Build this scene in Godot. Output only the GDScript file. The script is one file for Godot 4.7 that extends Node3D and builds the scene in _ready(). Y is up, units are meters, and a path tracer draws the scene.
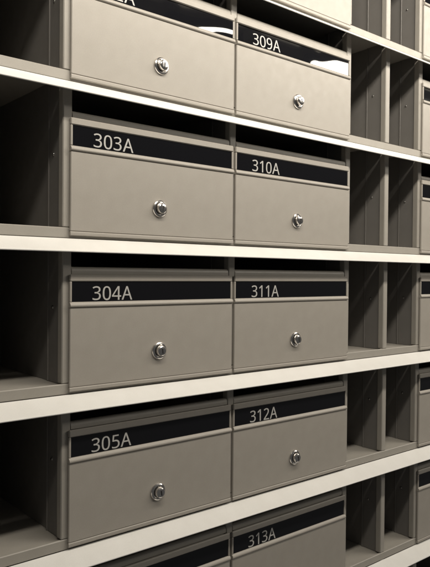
extends Node3D
# A bank of grey metal mailboxes in an open rack, lit by a fluorescent batten in front of and above it.
# Most measures are given in units of the tier pitch P, in the rack's own axes:
# x along the front, y up (0 = underside of the front rail of tier 0, tiers go down), z out of the front.
const P := 0.16
const BASE := 6.25 * P            # height of y = 0 above the foot of the rack
const STRIP_FOOT := 0.0130         # how far the foot of a label strip stands out, in P
const DEEP := 2.2                 # depth of the rack, in P
const POSTS := [-1.185, -0.605, -0.025, 1.379, 2.783, 3.378, 3.943, 5.347]

var paint: StandardMaterial3D
var paint_frame: StandardMaterial3D
var white: StandardMaterial3D
var black: StandardMaterial3D
var ink: StandardMaterial3D
var chrome: StandardMaterial3D
var brass: StandardMaterial3D
var shaded_paint: StandardMaterial3D
var dark: StandardMaterial3D
var zinc: StandardMaterial3D
var used := {}


func _ready() -> void:
	setup_view()
	materials()
	build_rack()
	build_mailboxes()


# ---------------------------------------------------------------- camera, surroundings, lamp
func setup_view() -> void:
	var cam := Camera3D.new()
	cam.name = "camera"
	cam.fov = 47.128
	cam.near = 0.02
	cam.far = 60.0
	var yaw := 0.69691
	var pitch := -0.01305
	var roll := 0.00866
	var fwd0 := Vector3(sin(yaw), 0, -cos(yaw))
	var right0 := Vector3(cos(yaw), 0, sin(yaw))
	var fwd := fwd0 * cos(pitch) + Vector3.UP * sin(pitch)
	var up0 := Vector3.UP * cos(pitch) - fwd0 * sin(pitch)
	var right := right0 * cos(roll) + up0 * sin(roll)
	var up := up0 * cos(roll) - right0 * sin(roll)
	cam.transform = Transform3D(Basis(right, up, -fwd), at(-1.96276, -2.22544, 3.78808))
	add_child(cam)
	cam.current = true

	var e := Environment.new()
	e.background_mode = Environment.BG_COLOR
	e.background_color = Color(0.070, 0.069, 0.067).linear_to_srgb()     # the dim room behind the camera
	e.tonemap_mode = Environment.TONE_MAPPER_LINEAR
	e.tonemap_exposure = 1.04
	e.sdfgi_enabled = true
	e.ssao_enabled = true
	e.ssil_enabled = true
	var w := WorldEnvironment.new()
	w.name = "surroundings"
	w.environment = e
	add_child(w)

	# two battens close above the front of the rack, and one farther off to the right that the strips of the upper tier mirror
	lamp("fluorescent batten lamp close above the left of the rack, out of view", Vector3(0.16, BASE + 0.36, 0.50), Vector3(0, 0.0, -1.0), 1.12, 1.30)
	lamp("fluorescent batten lamp close above the right of the rack, out of view", Vector3(1.36, BASE + 0.36, 0.50), Vector3(0, 0.0, -1.0), 1.12, 0.86)
	lamp("far fluorescent batten lamp mirrored in the strips beside and on mailbox 309A", Vector3(2.15, BASE + 0.68, 1.50), Vector3(-0.45, -0.45, -0.77), 1.5, 1.7)


func lamp(label: String, where: Vector3, facing: Vector3, length: float, energy: float) -> void:
	var t := thing("fluorescent_lamp", label, "lamp", where, "battens above the rack")
	var aim := facing.normalized()                            # the batten is turned towards the mailboxes
	var side := aim.cross(Vector3.UP).normalized()
	t.basis = Basis(side, side.cross(aim).normalized(), -aim)
	var shell := mat(Color(0.7, 0.7, 0.68), 0.5)
	part("housing", bevel_box(Vector3(-length / 2 - 0.02, -0.075, 0.012), Vector3(length / 2 + 0.02, 0.075, 0.07), 0.004), shell, t)
	var glow := mat(Color(0.9, 0.9, 0.88), 0.4)
	glow.emission_enabled = true
	glow.emission = Color(1.0, 0.95, 0.86)
	glow.emission_energy_multiplier = 4.0
	part("diffuser", bevel_box(Vector3(-length / 2, -0.06, 0.0), Vector3(length / 2, 0.06, 0.012), 0.003), glow, t)
	var l := AreaLight3D.new()
	l.name = "tube_light"
	l.area_size = Vector2(length, 0.12)
	l.light_color = Color(1.0, 0.97, 0.92)
	l.light_energy = energy
	l.area_range = 8.0
	l.shadow_enabled = true
	l.position = Vector3(0, 0, -0.006)
	t.add_child(l)


# ---------------------------------------------------------------- materials
func mat(c: Color, rough: float, metal := 0.0) -> StandardMaterial3D:
	var m := StandardMaterial3D.new()
	m.albedo_color = c.linear_to_srgb()
	m.roughness = rough
	m.metallic = metal
	return m


func noise_tex(seed_value: int, freq: float, lo: Color, hi: Color, octaves := 4, size := 512) -> NoiseTexture2D:
	var n := FastNoiseLite.new()
	n.seed = seed_value
	n.frequency = freq
	n.fractal_octaves = octaves
	var g := Gradient.new()
	g.set_color(0, lo)
	g.set_color(1, hi)
	var t := NoiseTexture2D.new()
	t.width = size
	t.height = size
	t.seamless = true
	t.noise = n
	t.color_ramp = g
	return t


func coated(c: Color, rough: float, seed_value: int, relief: float) -> StandardMaterial3D:
	var m := mat(c, rough)
	m.albedo_texture = noise_tex(seed_value, 0.012, Color(0.972, 0.970, 0.966), Color(1, 1, 1), 6)
	m.roughness_texture = noise_tex(seed_value + 7, 0.02, Color(0.78, 0.78, 0.78), Color(1, 1, 1), 5)
	m.heightmap_enabled = true
	m.heightmap_texture = noise_tex(seed_value + 3, 0.16, Color.BLACK, Color.WHITE, 3)
	m.heightmap_scale = relief
	m.detail_enabled = true
	m.detail_blend_mode = BaseMaterial3D.BLEND_MODE_MUL
	m.detail_albedo = noise_tex(seed_value + 5, 0.22, Color(0.955, 0.955, 0.955), Color(1, 1, 1), 2)
	m.uv1_triplanar = true
	m.uv1_world_triplanar = true
	m.uv1_scale = Vector3(6.3, 6.3, 6.3)
	return m


func materials() -> void:
	paint = coated(Color(0.385, 0.356, 0.316), 0.55, 11, 0.002)
	paint_frame = coated(Color(0.375, 0.351, 0.313), 0.58, 23, 0.002)
	white = coated(Color(0.86, 0.845, 0.81), 0.42, 37, 0.0015)
	black = mat(Color(0.006, 0.006, 0.0075), 0.03)
	ink = mat(Color(0.46, 0.45, 0.43), 0.5)
	chrome = mat(Color(0.74, 0.71, 0.68), 0.18, 1.0)
	brass = mat(Color(0.60, 0.55, 0.47), 0.22, 1.0)
	shaded_paint = coated(Color(0.20, 0.19, 0.178), 0.6, 51, 0.002)  # rack paint darkened, the dimness of the slots put into its colour
	dark = mat(Color(0.01, 0.01, 0.01), 0.6)
	zinc = mat(Color(0.45, 0.44, 0.42), 0.35, 1.0)


# ---------------------------------------------------------------- helpers
func at(x: float, y: float, z: float) -> Vector3:
	return Vector3(x * P, BASE + y * P, z * P)


func numbered(called: String) -> String:
	var n: int = used.get(called, 0)
	used[called] = n + 1
	return called if n == 0 else "%s_%03d" % [called, n]


func thing(called: String, label: String, category: String, where: Vector3, group := "") -> Node3D:
	var o := Node3D.new()
	o.name = numbered(called)
	o.position = where
	o.set_meta("label", label)
	o.set_meta("category", category)
	if group:
		o.set_meta("group", group)
	add_child(o)
	return o


func part(called: String, mesh: Mesh, m: Material, parent: Node3D, where := Vector3.ZERO) -> MeshInstance3D:
	var o := MeshInstance3D.new()
	o.name = called
	o.mesh = mesh
	o.material_override = m
	o.position = where
	o.cast_shadow = GeometryInstance3D.SHADOW_CASTING_SETTING_ON
	parent.add_child(o, true)
	return o


func tri(st: SurfaceTool, a: Vector3, b: Vector3, c: Vector3, n: Vector3) -> void:
	if (c - a).cross(b - a).dot(n) < 0.0:
		var k := b
		b = c
		c = k
	for v: Vector3 in [a, b, c]:
		st.set_normal(n)
		st.add_vertex(v)


func quad(st: SurfaceTool, a: Vector3, b: Vector3, c: Vector3, d: Vector3, out: Vector3) -> void:
	var n := (c - a).cross(d - b).normalized()
	if n.dot(out) < 0.0:
		n = -n
	tri(st, a, b, c, n)
	tri(st, a, c, d, n)


# a box whose twelve edges are chamfered by r (44 triangles)
func add_bevel(st: SurfaceTool, lo: Vector3, hi: Vector3, r: float) -> void:
	var mid := (lo + hi) / 2
	var half := (hi - lo) / 2
	r = minf(r, minf(half.x, minf(half.y, half.z)) * 0.9)
	for ax in 3:
		var u := (ax + 1) % 3
		var v := (ax + 2) % 3
		for s in [-1.0, 1.0]:
			var q := []
			for k in [[-1.0, -1.0], [1.0, -1.0], [1.0, 1.0], [-1.0, 1.0]]:
				var w := Vector3.ZERO
				w[ax] = s * half[ax]
				w[u] = k[0] * (half[u] - r)
				w[v] = k[1] * (half[v] - r)
				q.append(mid + w)
			var n := Vector3.ZERO
			n[ax] = s
			quad(st, q[0], q[1], q[2], q[3], n)
		for su in [-1.0, 1.0]:
			for sv in [-1.0, 1.0]:
				var q := []
				for k in [[-1.0, 0], [1.0, 0], [1.0, 1], [-1.0, 1]]:
					var w := Vector3.ZERO
					w[ax] = k[0] * (half[ax] - r)
					w[u] = su * (half[u] - (0.0 if k[1] == 0 else r))
					w[v] = sv * (half[v] - (r if k[1] == 0 else 0.0))
					q.append(mid + w)
				var n := Vector3.ZERO
				n[u] = su
				n[v] = sv
				quad(st, q[0], q[1], q[2], q[3], n)
	for sx in [-1.0, 1.0]:
		for sy in [-1.0, 1.0]:
			for sz in [-1.0, 1.0]:
				var s := Vector3(sx, sy, sz)
				var a := mid + s * (half - Vector3(0, r, r))
				var b := mid + s * (half - Vector3(r, 0, r))
				var c := mid + s * (half - Vector3(r, r, 0))
				tri(st, a, b, c, s.normalized())


func bevel_box(lo: Vector3, hi: Vector3, r: float) -> ArrayMesh:
	var st := SurfaceTool.new()
	st.begin(Mesh.PRIMITIVE_TRIANGLES)
	add_bevel(st, lo, hi, r)
	return st.commit()


# a closed outline of (z, y) points drawn out along x
func add_extrude(st: SurfaceTool, outline: PackedVector2Array, x0: float, x1: float) -> void:
	if Geometry2D.is_polygon_clockwise(outline):
		outline = outline.duplicate()
		outline.reverse()
	var n := outline.size()
	for i in n:
		var a := outline[i]
		var b := outline[(i + 1) % n]
		var d := b - a
		quad(st, Vector3(x0, a.y, a.x), Vector3(x1, a.y, a.x), Vector3(x1, b.y, b.x), Vector3(x0, b.y, b.x), Vector3(0, -d.x, d.y))
	var idx := Geometry2D.triangulate_polygon(outline)
	for x: float in [x0, x1]:
		for i in range(0, idx.size(), 3):
			var p := []
			for k in 3:
				p.append(Vector3(x, outline[idx[i + k]].y, outline[idx[i + k]].x))
			tri(st, p[0], p[1], p[2], Vector3(-1 if x == x0 else 1, 0, 0))


func extrude(outline: PackedVector2Array, x0: float, x1: float) -> ArrayMesh:
	var st := SurfaceTool.new()
	st.begin(Mesh.PRIMITIVE_TRIANGLES)
	add_extrude(st, outline, x0, x1)
	return st.commit()


# (radius, z) points turned about the z axis, smooth between points unless a point is repeated
func lathe(prof: Array, seg := 40) -> ArrayMesh:
	var st := SurfaceTool.new()
	st.begin(Mesh.PRIMITIVE_TRIANGLES)
	for i in prof.size() - 1:
		var a: Vector2 = prof[i]
		var b: Vector2 = prof[i + 1]
		var d := b - a
		if d.length() < 1e-9:
			continue
		var nrm := Vector2(-d.y, d.x).normalized()      # (radial, axial)
		if nrm.y < -0.001 or (absf(nrm.y) <= 0.001 and nrm.x < 0):
			nrm = -nrm
		for k in seg:
			var t0 := TAU * k / seg
			var t1 := TAU * (k + 1) / seg
			var c0 := Vector3(cos(t0), sin(t0), 0)
			var c1 := Vector3(cos(t1), sin(t1), 0)
			var n0 := c0 * nrm.x + Vector3(0, 0, nrm.y)
			var n1 := c1 * nrm.x + Vector3(0, 0, nrm.y)
			var z0 := Vector3(0, 0, a.y)
			var z1 := Vector3(0, 0, b.y)
			smooth_tri(st, [c0 * a.x + z0, c1 * a.x + z0, c1 * b.x + z1], [n0, n1, n1])
			smooth_tri(st, [c0 * a.x + z0, c1 * b.x + z1, c0 * b.x + z1], [n0, n1, n0])
	return st.commit()


func smooth_tri(st: SurfaceTool, v: Array, n: Array) -> void:
	var face: Vector3 = (v[2] - v[0]).cross(v[1] - v[0])
	if face.length() < 1e-14:
		return
	var order := [0, 1, 2] if face.dot(n[0] + n[1] + n[2]) > 0.0 else [0, 2, 1]
	for k: int in order:
		st.set_normal(n[k])
		st.add_vertex(v[k])


# ---------------------------------------------------------------- the rack
func build_rack() -> void:
	var t := thing("mailbox_rack", "grey metal mailbox rack with white sloping ledges and empty slots", "mailbox rack", Vector3.ZERO)
	var x0: float = (POSTS[0] - 0.0325) * P
	var x1: float = (POSTS[-1] + 0.0325) * P
	# front rail, floor sheet and ledge of each tier; the same meshes on every tier
	var rail := bevel_box(Vector3(x0, 0.001 * P, -0.022 * P), Vector3(x1, 0.07 * P, 0), 0.005 * P)
	var sheet := bevel_box(Vector3(x0, 0.045 * P, -DEEP * P), Vector3(x1, 0.060 * P, -0.0225 * P), 0.002 * P)
	var lg := PackedVector2Array()
	for q in [[0.0008, -0.0005], [0.006, 0.0], [0.130, -0.0775], [0.1345, -0.0805], [0.1365, -0.0835], [0.1362, -0.0875], [0.1335, -0.0905], [0.129, -0.0905], [0.0008, -0.0125]]:
		lg.append(Vector2(q[0], q[1]) * P)
	var ledge := extrude(lg, x0 - 0.01 * P, x1 + 0.01 * P)
	for s in range(-1, 7):
		var y := BASE - s * P
		part("rail", rail, paint_frame, t, Vector3(0, y, 0))
		part("shelf", sheet, paint_frame, t, Vector3(0, y, 0))
		part("ledge", ledge, white, t, Vector3(0, y, 0))
	# uprights between one tier's rail and the next: post, strap behind it, thin partition, screws
	var post := bevel_box(Vector3(-0.0325, 0.0715, -0.062) * P, Vector3(0.0325, 0.9995, -0.0012) * P, 0.006 * P)
	var strap := bevel_box(Vector3(-0.016, 0.061, -0.228) * P, Vector3(0.016, 1.044, -0.0625) * P, 0.003 * P)
	var bead := bevel_box(Vector3(-0.021, 0.061, -0.242) * P, Vector3(0.021, 1.044, -0.2285) * P, 0.003 * P)
	var divider := bevel_box(Vector3(-0.006, 0.061, -DEEP + 0.01) * P, Vector3(0.006, 1.044, -0.2425) * P, 0.001 * P)
	var screw := lathe([Vector2(0, 0.009), Vector2(0.0055, 0.0085), Vector2(0.0095, 0.006), Vector2(0.011, 0.0025), Vector2(0.011, 0.0)].map(func(v): return v * P), 14)
	for s in range(-1, 6):
		var y := BASE - (s + 1) * P
		for i in POSTS.size():
			var w := Vector3(POSTS[i] * P, y, 0)
			part("post", post, paint_frame, t, w)
			part("strap", strap, shaded_paint, t, w)
			part("bead", bead, shaded_paint, t, w)
			part("partition", divider, shaded_paint, t, w)
			for side in [-1.0, 1.0]:
				var sc := part("screw", screw, zinc, t, w + Vector3(side * 0.0155, 0.555, -0.165) * P)
				sc.rotation.y = side * PI / 2
	part("back_panel", bevel_box(Vector3(x0, BASE - 6.0 * P, -(DEEP + 0.02) * P), Vector3(x1, BASE + 1.06 * P, -(DEEP + 0.001) * P), 0.001), paint_frame, t)
	part("foot", bevel_box(Vector3(x0, 0, -DEEP * P), Vector3(x1, BASE - 6.002 * P, -0.03 * P), 0.004), paint_frame, t)


# ---------------------------------------------------------------- the mailboxes
var boxes := {}


func build_mailboxes() -> void:
	# column (index of the post on its left), tier, number shown, label
	var list := [
		[3, 0, "309A", "grey mailbox numbered 309A with lamp glare on its black strip"],
		[3, 1, "310A", "grey mailbox numbered 310A on its black strip"],
		[3, 2, "311A", "grey mailbox numbered 311A on its black strip"],
		[3, 3, "312A", "grey mailbox numbered 312A on its black strip"],
		[3, 4, "313A", "grey mailbox numbered 313A, cut off by the bottom of the picture"],
		[3, -1, "", "grey mailbox above 309A, only the bottom of its door showing"],
		[2, 0, "302A", "grey mailbox above 303A, its number cut off by the picture's top"],
		[2, 1, "303A", "grey mailbox numbered 303A on its black strip"],
		[2, 2, "304A", "grey mailbox numbered 304A on its black strip"],
		[2, 3, "305A", "grey mailbox numbered 305A on its black strip"],
		[2, 4, "", "grey mailbox below 305A, only its top right corner showing"],
		[6, -1, "", "grey mailbox at the right edge of the picture, topmost tier"],
		[6, 0, "", "grey mailbox at the right edge, across the slots from 309A"],
		[6, 1, "", "grey mailbox at the right edge, across the slots from 310A"],
		[6, 2, "", "grey mailbox at the right edge, across the slots from 311A"],
		[6, 3, "", "grey mailbox at the right edge, across the slots from 312A"],
		[6, 4, "", "grey mailbox at the right edge, across the slots from 313A"],
	]
	make_shared()
	var rng := RandomNumberGenerator.new()
	rng.seed = 5
	for b in list:
		mailbox(b[0], b[1], b[2], b[3], rng)


func v2(a: Array) -> PackedVector2Array:
	var o := PackedVector2Array()
	for q in a:
		o.append(Vector2(q[0], q[1] + 0.94) * P)        # z, y below the ledge of its tier -> above the shelf
	return o


# shared meshes; the origin of a mailbox is on the shelf, mid-width, in the plane of the rack's front
func make_shared() -> void:
	var h := (1.404 - 0.023) / 2                           # half the width of a door
	var f := 0.94
	boxes.door_panel = bevel_box(Vector3(-h, f - 0.9535, 0.0015) * P, Vector3(h, f - 0.4425, 0.020) * P, 0.0045 * P)
	boxes.hem = extrude(v2([[0.0015, -0.954], [0.0185, -0.954], [0.0225, -0.958], [0.0235, -0.962], [0.0235, -0.977], [0.021, -0.981], [0.0015, -0.981]]), -h * P, h * P)
	boxes.top_rail = bevel_box(Vector3(-h, f - 0.275, 0.0015) * P, Vector3(h, f - 0.229, 0.021) * P, 0.006 * P)
	boxes.lip = extrude(v2([[0.002, -0.442], [0.020, -0.442], [0.0255, -0.4395], [0.029, -0.4355], [0.0305, -0.430], [0.0295, -0.4235], [0.0255, -0.416], [0.019, -0.4095], [0.0135, -0.4065], [0.002, -0.4065]]), -h * P, h * P)
	boxes.jamb = bevel_box(Vector3(-0.0075, f - 0.4060, 0.0015) * P, Vector3(0.0075, f - 0.2755, 0.019) * P, 0.003 * P)
	boxes.inner_lip = extrude(v2([[-0.004, -0.2285], [-0.0035, -0.206], [-0.007, -0.193], [-0.014, -0.184], [-0.024, -0.180], [-0.034, -0.181], [-0.034, -0.187], [-0.022, -0.187], [-0.015, -0.194], [-0.012, -0.2285]]), -(h - 0.024) * P, (h - 0.024) * P)
	var st := SurfaceTool.new()
	st.begin(Mesh.PRIMITIVE_TRIANGLES)
	var w := h - 0.03
	add_bevel(st, Vector3(-w, 0.0, -1.9) * P, Vector3(w, 0.010, -0.025) * P, 0.001 * P)
	for s in [-1.0, 1.0]:
		var xa: float = s * w - (0.010 if s > 0 else 0.0)
		add_bevel(st, Vector3(xa, 0.0105, -1.9) * P, Vector3(xa + 0.010, f - 0.23, -0.035) * P, 0.001 * P)
	add_bevel(st, Vector3(-w + 0.0105, 0.0105, -1.9) * P, Vector3(w - 0.0105, f - 0.23, -1.89) * P, 0.001 * P)
	add_bevel(st, Vector3(-w + 0.0105, 0.071, -0.0245) * P, Vector3(w - 0.0105, f - 0.23, -0.0135) * P, 0.001 * P)
	boxes.tray = st.commit()
	boxes.lock = lathe([Vector2(0.0, 0.004), Vector2(0.041, 0.004), Vector2(0.041, 0.013), Vector2(0.046, 0.0165), Vector2(0.052, 0.016), Vector2(0.0585, 0.0115), Vector2(0.0615, 0.006), Vector2(0.062, 0.0)].map(func(v): return v * P), 48)
	boxes.plug = lathe([Vector2(0.0, 0.047), Vector2(0.018, 0.0465), Vector2(0.029, 0.0445), Vector2(0.0345, 0.0405), Vector2(0.037, 0.035), Vector2(0.038, 0.028), Vector2(0.0385, 0.002)].map(func(v): return v * P), 48)
	boxes.keyhole = bevel_box(Vector3(-0.0052, -0.018, 0.040) * P, Vector3(0.0052, 0.018, 0.0478) * P, 0.0008 * P)


func mailbox(column: int, tier: int, number: String, label: String, rng: RandomNumberGenerator) -> void:
	var xa: float = POSTS[column]
	var xb: float = POSTS[column + 1]
	var t := thing("mailbox", label, "mailbox", at((xa + xb) / 2, -tier - 0.94, 0), "mailboxes in the rack")
	var h := (1.404 - 0.023) / 2
	var door := part("door_panel", boxes.door_panel, paint, t)
	part("hem", boxes.hem, paint, door)
	part("top_rail", boxes.top_rail, paint, t)
	part("lip", boxes.lip, paint, t)
	for s in [-1.0, 1.0]:
		part("jamb", boxes.jamb, paint, t, Vector3(s * (h - 0.0075) * P, 0, 0))
	part("inner_lip", boxes.inner_lip, paint_frame, t)
	part("tray", boxes.tray, paint_frame, t)
	var strip := part("label_strip", label_mesh(column, tier, rng), black, t)
	if number:
		var tm := TextMesh.new()
		var font := SystemFont.new()
		font.font_names = PackedStringArray(["Droid Sans"])
		tm.font = font
		tm.text = number
		tm.font_size = 64
		tm.pixel_size = 0.001
		tm.depth = 0.002
		tm.curve_step = 0.5
		var box := tm.get_aabb()
		var o := part("number", tm, ink, strip)
		var sx := 0.306 * P / box.size.x
		var sy := 0.093 * P / box.size.y
		var off := rng.randf_range(-0.006, 0.006) + (0.012 if column == 3 else 0.0)
		var lean := deg_to_rad(lean_of(tier))
		var zc := STRIP_FOOT - tan(lean) * (0.4058 - 0.3525) + 0.0011
		var mid := box.get_center()
		o.basis = Basis(Vector3.RIGHT, -lean) * Basis(Vector3.BACK, rng.randf_range(-0.006, 0.006)) * Basis.from_scale(Vector3(sx, sy, 0.1))
		o.position = Vector3((-h + 0.169 + 0.153 + off) * P, (0.94 - 0.3525) * P, zc * P) - o.basis * Vector3(mid.x, mid.y, 0)
	var lock := part("lock", boxes.lock, chrome, t, Vector3(rng.randf_range(-0.004, 0.004), 0.94 - 0.762, 0.0203) * P)
	var turn := rng.randf_range(-0.25, 0.25)
	var plug := part("plug", boxes.plug, chrome, lock)
	plug.rotation.z = turn
	var key := part("keyhole", boxes.keyhole, dark, lock)
	key.rotation.z = turn


# the glossy black strip leans back in its holder and is slightly bowed; tilt in degrees, top backwards,
# at u = 0..1 along and v = 0..1 up the strip
const TILT := 0.0                  # the tilt at which a strip of the upper tier mirrors the far lamp
const LEAN := 0.3                 # the strips of the upper tier lean more


func lean_of(tier: int) -> float:
	return 3.2 if tier == 0 else LEAN


func strip_tilt(column: int, tier: int, u: float, v: float, wob: Array) -> float:
	var d: float = lean_of(tier) + wob[0] * smoothstep(0.45, 1.0, u) * sin(u * 5.0 + wob[1])
	if tier == 0 and column == 2:          # bulges at its right end
		var v0 := 0.10 + 0.52 * smoothstep(0.66, 0.98, u)
		d = minf(3.2, lerpf(3.2, TILT + 6.5 * (v - v0), smoothstep(0.50, 0.63, u)))
	if tier == 0 and column != 2:
		var v1 := 0.10 + 0.5 * smoothstep(0.70, 0.90, u)
		d = lerpf(3.2, TILT + 4.0 * maxf(0.0, v - v1), smoothstep(0.52, 0.68, u))
	return d


func label_mesh(column: int, tier: int, rng: RandomNumberGenerator) -> ArrayMesh:
	var wob := [rng.randf_range(-0.5, 0.5), rng.randf_range(0.0, 6.0)]
	var h := (1.404 - 0.023) / 2 - 0.0155
	var n := 60
	var rows := 10
	var y0 := 0.94 - 0.4058
	var y1 := 0.94 - 0.2757
	var pts := []
	for i in n + 1:
		var u := float(i) / n
		var col := []
		var z := STRIP_FOOT
		for j in rows + 1:
			var y := lerpf(y0, y1, float(j) / rows)
			col.append(Vector3(lerpf(-h, h, u), y, z) * P)
			z -= tan(deg_to_rad(strip_tilt(column, tier, u, (j + 0.5) / rows, wob))) * (y1 - y0) / rows
		pts.append(col)
	var st := SurfaceTool.new()
	st.begin(Mesh.PRIMITIVE_TRIANGLES)
	var nrm := func(i: int, j: int) -> Vector3:
		var dx: Vector3 = pts[mini(i + 1, n)][j] - pts[maxi(i - 1, 0)][j]
		var dy: Vector3 = pts[i][mini(j + 1, rows)] - pts[i][maxi(j - 1, 0)]
		return dx.cross(dy).normalized()
	for i in n:
		for j in rows:
			var q := [pts[i][j], pts[i + 1][j], pts[i + 1][j + 1], pts[i][j + 1]]
			var m := [nrm.call(i, j), nrm.call(i + 1, j), nrm.call(i + 1, j + 1), nrm.call(i, j + 1)]
			smooth_tri(st, [q[0], q[1], q[2]], [m[0], m[1], m[2]])
			smooth_tri(st, [q[0], q[2], q[3]], [m[0], m[2], m[3]])
	# thickness: a backing slab behind the leaning face
	add_extrude(st, v2([[-0.009, -0.4058], [0.0085, -0.4058], [0.0015, -0.2757], [-0.009, -0.2757]]), -h * P, h * P)
	return st.commit()
